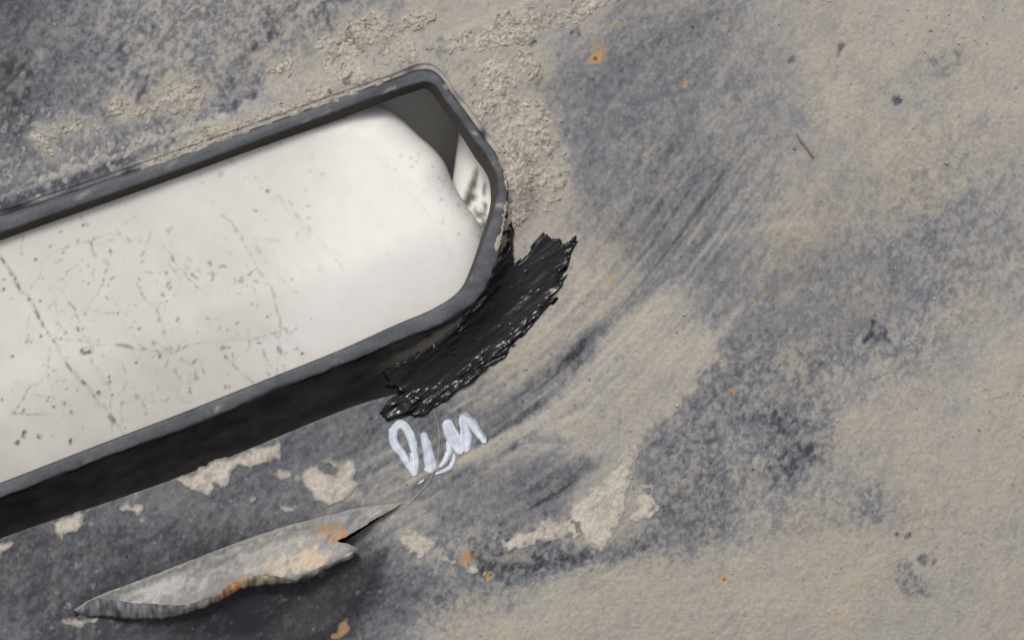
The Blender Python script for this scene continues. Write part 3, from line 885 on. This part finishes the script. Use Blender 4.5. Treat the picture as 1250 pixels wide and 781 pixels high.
# ------------------------------------------------------------------ handwriting in white paint marker
def pen(points, widths, name='marker_stroke', layer=0.0, k=6.511):
    p = catmull(zz([(a, b) for a, b in points], 450, 480, k), 10, False)
    wv = np.interp(np.linspace(0, 1, len(p)), np.linspace(0, 1, len(widths)), widths) / k
    q = resample(p, max(24, int(np.hypot(*np.diff(p, axis=0).T).sum() * 1.2)))
    wq = np.interp(np.linspace(0, 1, len(q)), np.linspace(0, 1, len(wv)), wv)
    t = np.gradient(q, axis=0)
    t /= np.linalg.norm(t, axis=1)[:, None] + 1e-9
    nrm = np.stack([-t[:, 1], t[:, 0]], -1)
    # rounded ends: extra rows that narrow to nothing
    ext0 = [(q[0] - t[0] * r * wq[0] * .5, nrm[0], wq[0] * math.sqrt(max(0, 1 - r * r))) for r in (.98, .9, .75, .5, .25)]
    ext1 = [(q[-1] + t[-1] * r * wq[-1] * .5, nrm[-1], wq[-1] * math.sqrt(max(0, 1 - r * r))) for r in (.25, .5, .75, .9, .98)]
    rowsx = ext0 + [(q[i], nrm[i], wq[i]) for i in range(len(q))] + ext1
    M = 15
    pr = np.random.default_rng(len(points) + int(layer * 10) + 3)
    line = np.convolve(pr.normal(0, 1, M), [.25, .5, .25], 'same')
    V, C = [], []
    for i, (c, nn, wd) in enumerate(rowsx):
        u = np.linspace(-1, 1, M)
        pos = c[None] + nn[None] * (u * wd * .5)[:, None]
        pos += .35 * np.stack([sample(N_ROUND, pos[:, 0], pos[:, 1])] * 2, -1) * np.abs(u)[:, None] ** 3
        zt = sample(Z_PEN, pos[:, 0], pos[:, 1]) + .9 + layer + .7 * (1 - u ** 4) - .8 * (np.abs(u) > .99) - 1.3 * smooth(.9, 1.9, sample(PEN_GAP, pos[:, 0], pos[:, 1]) + .9 * (np.abs(u) - .6)) - .5 * smooth(1.3, 2.2, sample(N_GRIT, pos[:, 0], pos[:, 1]))
        V.append(place(pos[:, 0], pos[:, 1], zt))
        g = np.clip(.80 + .15 * line - .10 * np.abs(u) ** 2 + .05 * sample(N_SMALL, pos[:, 0], pos[:, 1]), .3, 1)
        C.append(np.stack([.54 * g, .58 * g, .66 * g], -1))
    ids = np.arange(len(rowsx) * M).reshape(len(rowsx), M)
    return make(name, np.concatenate(V), grid_faces(ids), M_PEN, writing, colors=np.concatenate(C))


Z_PEN = blur(np.maximum(Z_SKIN, Z), 1.2) - .25
PEN_GAP = noise(80, 9, 1.1, -62)
writing = bpy.data.objects.new('handwriting', None)
COL.objects.link(writing)
writing.parent = panel
writing['label'] = 'short scribbled word in white paint marker'
pen([(362, 630), (310, 560), (265, 480), (215, 420), (190, 350), (200, 290), (245, 245), (290, 265), (335, 340), (360, 440), (366, 540), (362, 625)],
    [50, 58, 62, 72, 74, 72, 74, 76, 74, 74, 74, 62])
pen([(450, 345), (462, 420), (478, 500), (488, 580)], [74, 76, 88, 112])
pen([(648, 400), (640, 460), (610, 530), (575, 575)], [64, 60, 52, 34], layer=.1)
pen([(685, 500), (665, 560), (610, 610), (540, 638)], [24, 34, 36, 22], layer=.25)
pen([(630, 255), (655, 320), (690, 390), (722, 450)], [100, 112, 108, 74], layer=.4)
pen([(752, 205), (762, 280), (772, 350), (770, 425)], [78, 80, 96, 84], layer=.2)
pen([(765, 195), (810, 225), (865, 300), (915, 370)], [76, 74, 66, 58], layer=.7)
pen([(395, 715), (420, 700), (440, 685)], [12, 26, 10])


# ------------------------------------------------------------------ thin tubes
def tube(name, pts, radii, mat, zoff, label, cat, sides=8, colr=None):
    p = catmull(pts, 8, False)
    r = np.interp(np.linspace(0, 1, len(p)), np.linspace(0, 1, len(radii)), radii)
    z = sample(np.maximum(Z_TOP, Z_SKIN), p[:, 0], p[:, 1]) + np.interp(np.linspace(0, 1, len(p)), np.linspace(0, 1, len(zoff)), zoff)
    c = place(p[:, 0], p[:, 1], z) / S
    t = np.gradient(c, axis=0); t /= np.linalg.norm(t, axis=1)[:, None]
    a = np.cross(t, np.array([0, 0, 1.0])); a /= np.linalg.norm(a, axis=1)[:, None]
    b = np.cross(a, t)
    an = np.linspace(0, 2 * np.pi, sides, endpoint=False)
    V = c[:, None] + r[:, None, None] * (np.cos(an)[None, :, None] * a[:, None] + np.sin(an)[None, :, None] * b[:, None])
    ids = np.arange(len(p) * sides).reshape(len(p), sides)
    f = grid_faces(np.concatenate([ids, ids[:, :1]], 1)).tolist() + [ids[0].tolist(), ids[-1].tolist()[::-1]]
    return make(name, V.reshape(-1, 3) * S, f, mat, label=label, cat=cat)


tube('dry_grass_blade', [(528, 498), (533, 512), (536, 530), (535.5, 553), (533, 565), (526, 584), (515, 598), (500, 614), (489, 624)],
     [.2, .3, .42, .45, .45, .45, .4, .35, .25], M_STRAW, [.8, 1.2, 1.6, 1.6, 1.6, 1.4, 1.2, 1.0, .8], 'thin dry grass blade lying across the white handwriting', 'grass blade')
tube('plant_stem', [(972, 162), (977, 171), (984, 180), (993, 193)], [.5, 1.5, 1.8, 1.0], M_STEM, [1, 2, 2, 1],
     'short brown plant stem stuck to the dusty right side of the panel', 'plant stem')

# ------------------------------------------------------------------ white body behind the slot
BODY = catmull([(-430, 420), (-200, 315), (0, 245), (200, 170), (330, 132), (420, 122), (452, 127), (474, 133), (490, 145), (510, 165), (530, 183), (543, 200),
                (554, 226), (570, 252), (586, 275), (602, 312), (606, 350), (596, 395), (555, 425), (480, 455), (300, 535), (0, 650), (-430, 820)], 30)
stain = np.zeros_like(Z)
VD = noise(60, 1.9, 1.9)


def vein(pts, wd, amt, dot=.75, off=(0, 260), k=2.976):
    p = catmull(zz(pts, *off, k), 5, False)
    p = p + np.random.default_rng(len(pts) + int(pts[0][0])).normal(0, .5, p.shape)
    tmp = np.zeros_like(Z)
    stroke(tmp, p, wd, wd, 1.0, soft=.9, ragged=.5 * N_ROUND)
    ww = window(p, 10)
    stain[ww] = np.maximum(stain[ww], tmp[ww] * amt * (1 - dot + dot * smooth(-.2, .7, VD[ww])))


for pts, wd, a in [
    ([(5, 168), (40, 215), (75, 280), (110, 315), (140, 380), (185, 450), (225, 520), (270, 580), (320, 630), (355, 685), (400, 735), (435, 780), (470, 840)], 1.7, .9),
    ([(190, 455), (280, 460), (360, 478), (430, 478), (500, 495), (590, 500)], 1.3, .7),
    ([(210, 270), (240, 310), (270, 350), (290, 400)], 1.2, .6),
    ([(385, 200), (370, 260), (340, 310), (305, 345)], 1.1, .55),
    ([(170, 160), (230, 130), (330, 100), (400, 75), (470, 100), (530, 110)], 1.0, .45),
    ([(340, 90), (330, 120), (350, 160)], 1.4, .6),
    ([(590, 120), (630, 170), (680, 230), (720, 275), (755, 300)], 1.1, .6),
    ([(495, 250), (530, 320), (590, 325)], 1.0, .5), ([(530, 320), (580, 370), (600, 450), (625, 500)], 1.0, .5),
    ([(480, 370), (490, 440), (510, 480)], .9, .35),
    ([(590, 510), (630, 505), (690, 480), (760, 470), (840, 460), (920, 455), (1015, 430)], 1.1, .5),
    ([(740, 388), (770, 383), (805, 385)], 1.2, .5),
    ([(810, 10), (860, 60), (900, 130), (940, 210), (985, 270), (1000, 330), (1018, 390), (1015, 480), (1005, 585)], 1.3, .4),
    ([(930, 120), (975, 190), (1030, 250), (1075, 290)], 1.6, .25),
    ([(1030, 415), (1060, 450), (1085, 490), (1095, 520)], 1.5, .45),
    ([(660, 535), (700, 560), (715, 600)], 2.2, .5), ([(690, 545), (688, 600), (690, 650)], 1.6, .45),
    ([(560, 470), (600, 490), (620, 510)], 1.8, .5), ([(520, 560), (560, 520), (590, 510)], 1, .4),
    ([(330, 500), (335, 540), (355, 570)], 1.3, .6), ([(180, 490), (175, 560), (150, 610), (105, 635), (80, 680), (55, 720)], 1.1, .5),
    ([(50, 728), (130, 730), (200, 728)], 1.2, .5), ([(235, 728), (300, 715)], 1.2, .5), ([(105, 370), (98, 420), (104, 460)], 1.1, .6),
    ([(495, 660), (520, 690), (530, 730)], 1.2, .45), ([(440, 680), (440, 720), (445, 760)], 1.4, .5), ([(440, 690), (475, 680)], 1, .4),
    ([(640, 570), (655, 620), (645, 660), (670, 690)], 1.4, .45), ([(700, 480), (730, 540), (745, 600)], 1.1, .4),
    ([(820, 520), (860, 565), (920, 615)], 1.1, .5), ([(955, 500), (985, 560)], 1.6, .5), ([(905, 430), (905, 480), (890, 520)], 1.1, .4),
    ([(80, 85), (80, 150)], 1.2, .4), ([(300, 15), (315, 45)], 2, .5), ([(425, 60), (470, 25), (510, 5)], 1, .35),
    ([(440, 540), (460, 600), (450, 640)], 1, .35), ([(570, 560), (575, 640)], 1, .3), ([(410, 600), (430, 560)], 1, .3),
]:
    vein(pts, wd, a)
for pts, wd, a in [([(200, 150), (330, 230), (420, 330)], 1.2, .28), ([(460, 190), (520, 260), (560, 330)], 1.4, .12), ([(300, 215), (345, 250), (380, 290)], 1.4, .2)]:
    vein(pts, wd, a, off=(0, 0), k=1.0)
for (x, y, r) in [(104, 470, 10), (402, 142, 11), (140, 320, 10), (430, 355, 8), (225, 145, 6), (222, 68, 6), (390, 208, 7), (310, 45, 7), (235, 435, 7), (300, 418, 8), (395, 612, 8),
                  (755, 295, 6), (825, 285, 5), (870, 295, 6), (980, 375, 6), (865, 400, 7), (945, 470, 9), (690, 645, 8), (820, 523, 6), (240, 690, 7), (320, 75 + 145 * 2.976, 5), (455, 365, 7),
                  (508, 415, 8), (405, 240, 6), (305, 250, 5), (450, 180, 5), (100, 640, 6), (60, 705, 6), (410, 660, 6), (585, 680, 5), (205, 405, 7), (225, 360, 5), (320, 255, 4),
                  (175, 330, 5), (160, 240, 5), (298, 172, 4), (240, 225, 5), (320, 190, 4), (390, 310, 6), (1100, 510, 6), (1060, 240, 5), (1130, 380, 4)]:
    for q in range(4):
        dab(stain, x / 2.976 + rng.normal(0, r / 6), 260 + y / 2.976 + rng.normal(0, r / 6), r / 2.976 * rng.uniform(.22, .55), rng.uniform(.4, .9), ragged=1.5 * N_GRIT,
            stretch=rng.uniform(1, 2.2), deg=rng.uniform(0, 180))
for q in range(46):
    x, y = rng.uniform(5, 350), 0
    y = rng.uniform(300 - .3 * x + 20, 560 - .36 * x)
    a = rng.choice([-62, -55, -10, 15, 50]) + rng.normal(0, 12)
    p = [(x, y)]
    for st in range(int(rng.integers(3, 7))):
        a += rng.normal(0, 16)
        p.append((p[-1][0] + 9 * math.cos(math.radians(a)), p[-1][1] - 9 * math.sin(math.radians(a))))
    vein(p, rng.uniform(.5, .9), rng.uniform(.25, .6), dot=.9, off=(0, 0), k=1.0)
dab(stain, 326, 233.5, 2.0, .7, ragged=N_ROUND)
for k in range(260):
    x = rng.normal(190, 90); y = rng.normal(415, 70)
    dab(stain, x, y, rng.uniform(.4, 1.2), rng.uniform(.15, .6), ragged=1.2 * N_GRIT, stretch=rng.uniform(1, 2.2), deg=rng.uniform(0, 180))
for k in range(90):                                   # grime on the rounded right end
    t = rng.random()
    x = 520 + 75 * t - rng.exponential(14); y = 190 + 95 * t + rng.normal(0, 4) + 5
    dab(stain, x, y, rng.uniform(.8, 2.6), rng.uniform(.1, .35), ragged=1.2 * N_ROUND)
stain = blur(stain, .35)
shade_mottle = .5 + .5 * np.tanh(.6 * noise(61, 40, 14, -55) + .4 * noise(62, 90, 70, 0))
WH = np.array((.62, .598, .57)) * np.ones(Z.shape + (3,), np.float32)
left_shade = (.32 + .16 * shade_mottle)[..., None] * (1 - smooth(290, 440, XX + .35 * (YY - 300) + 8 * N_BIG))[..., None]  # soft shade over the left part, painted into the white colour
WH = WH * (1 - left_shade) + np.array((.27, .245, .22)) * left_shade
WH *= (1 + .012 * noise(63, 5, 5))[..., None]
warmv = np.clip(.5 + .5 * noise(64, 8, 8), 0, 1)[..., None]
sc_ = np.array((.11, .095, .065)) * warmv + np.array((.10, .08, .08)) * (1 - warmv)
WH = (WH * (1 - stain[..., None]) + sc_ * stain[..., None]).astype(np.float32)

gxx, gyy = np.meshgrid(np.arange(-430, 610, 1.5), np.arange(110, 880, 1.5))
fullb = np.full(Z.shape, -99., np.float32)
w, s_ = poly_sd(BODY[::3], 6)
fullb[w] = s_
sel = (gxx > -20) & (gyy < 620) | ((gxx.astype(int) % 8 == 0) & (gyy.astype(int) % 8 == 0))
kk = (sample(fullb, gxx, gyy) > 1.5) & sel
BO = resample(np.concatenate([BODY, BODY[:1]]), 900)[:-1]
allp = np.concatenate([BO, np.stack([gxx[kk], gyy[kk]], -1)])
nb_ = len(BO)
vs, es, fs, _, _, _ = delaunay_2d_cdt([Vector(p) for p in allp.tolist()], [(i, (i + 1) % nb_) for i in range(nb_)], [], 1, 1e-4)
P = np.array([(v.x, v.y) for v in vs])
RB = 46.0


def body_z(x, y):
    s = np.clip(sample(fullb, x, y), 0, RB)
    e = RB - np.sqrt(np.maximum(RB * RB - (RB - s) ** 2, 0))
    return 1.5 - e - 28 * smooth(.55, 1.02, sample(tt, x, y))


V = place(P[:, 0], P[:, 1], body_z(P[:, 0], P[:, 1]))
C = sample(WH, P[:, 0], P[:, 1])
f0 = fs[0]
A = P[f0[0]]; Bq = P[f0[1]]; Cq = P[f0[2]]
cr = (Bq[0] - A[0]) * (Cq[1] - A[1]) - (Bq[1] - A[1]) * (Cq[0] - A[0])
faces = [tuple(f)[::-1] if cr > 0 else tuple(f) for f in fs]
# sides running back
zside = body_z(BO[:, 0], BO[:, 1])
SV = [place(BO[:, 0], BO[:, 1], zside - dd) for dd in (30, 120)]
nv = len(P)
near = [int(np.argmin((P[:, 0] - b[0]) ** 2 + (P[:, 1] - b[1]) ** 2)) for b in BO]
for i in range(nb_):
    j = (i + 1) % nb_
    faces.append((near[i], near[j], nv + j, nv + i))
    faces.append((nv + i, nv + j, nv + nb_ + j, nv + nb_ + i))
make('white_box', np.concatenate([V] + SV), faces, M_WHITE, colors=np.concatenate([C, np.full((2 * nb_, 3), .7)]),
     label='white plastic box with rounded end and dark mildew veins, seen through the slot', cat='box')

# ------------------------------------------------------------------ white pipe with black smudges, right end of the slot
ax0, ax1 = np.array((622., 60.)), np.array((575., 420.))
L = 90
R = 48.0
an = np.linspace(-math.pi, math.pi, 72, endpoint=False)
V, C = [], []
SM = np.zeros_like(Z)
for (x, y, r, st, dg, a) in [(576, 232, 8, 2.0, 78, .95), (573, 243, 8, 1.6, 60, .95), (581, 214, 3.5, 2.4, 80, .9), (590.5, 232, 2.8, 3.6, 88, .9), (592, 252, 3, 2.8, 100, .95),
                             (586, 262, 6, 1.2, 0, .9), (590, 275, 6, 1.5, 60, .9), (552, 190, 3.5, 3, 75, .5), (553, 206, 3, 3, 80, .6), (579, 256, 4, 2, 50, .7)]:
    dab(SM, x, y, r, a, ragged=.4 * N_ROUND, stretch=st, deg=dg)
SM = blur(SM, .6)
tdir = ax1 - ax0
nd = np.array((tdir[1], -tdir[0])); nd /= np.linalg.norm(nd)
for i in range(L):
    c = ax0 + tdir * i / (L - 1)
    x = c[0] + nd[0] * R * np.sin(an); y = c[1] + nd[1] * R * np.sin(an)
    z = -100 + R * np.cos(an)
    V.append(place(x, y, z))
    s_ = (sample(SM, x, y) * (np.cos(an) > 0))[:, None]
    C.append(np.array((.72, .70, .66)) * (1 - s_) + np.array((.045, .055, .055)) * s_)
ids = np.arange(L * 72).reshape(L, 72)
make('white_pipe', np.concatenate(V), grid_faces(np.concatenate([ids, ids[:, :1]], 1)), M_WHITE, colors=np.concatenate(C),
     label='white pipe with black smudges behind the right end of the slot', cat='pipe')

# ------------------------------------------------------------------ grey wall further back
gx_ = np.linspace(380, 700, 40); gy_ = np.linspace(40, 420, 40)
QX, QY = np.meshgrid(gx_, gy_)
QZ = -45 - .8 * np.clip(QX - 430 + .6 * (QY - 110), -200, 500)
QZ = np.minimum(QZ, -40)
ids = np.arange(1600).reshape(40, 40)
make('grey_plate', place(QX.ravel(), QY.ravel(), QZ.ravel()), grid_faces(ids), M_GREY,
     label='plain grey plate in shade behind the white box', cat='plate')
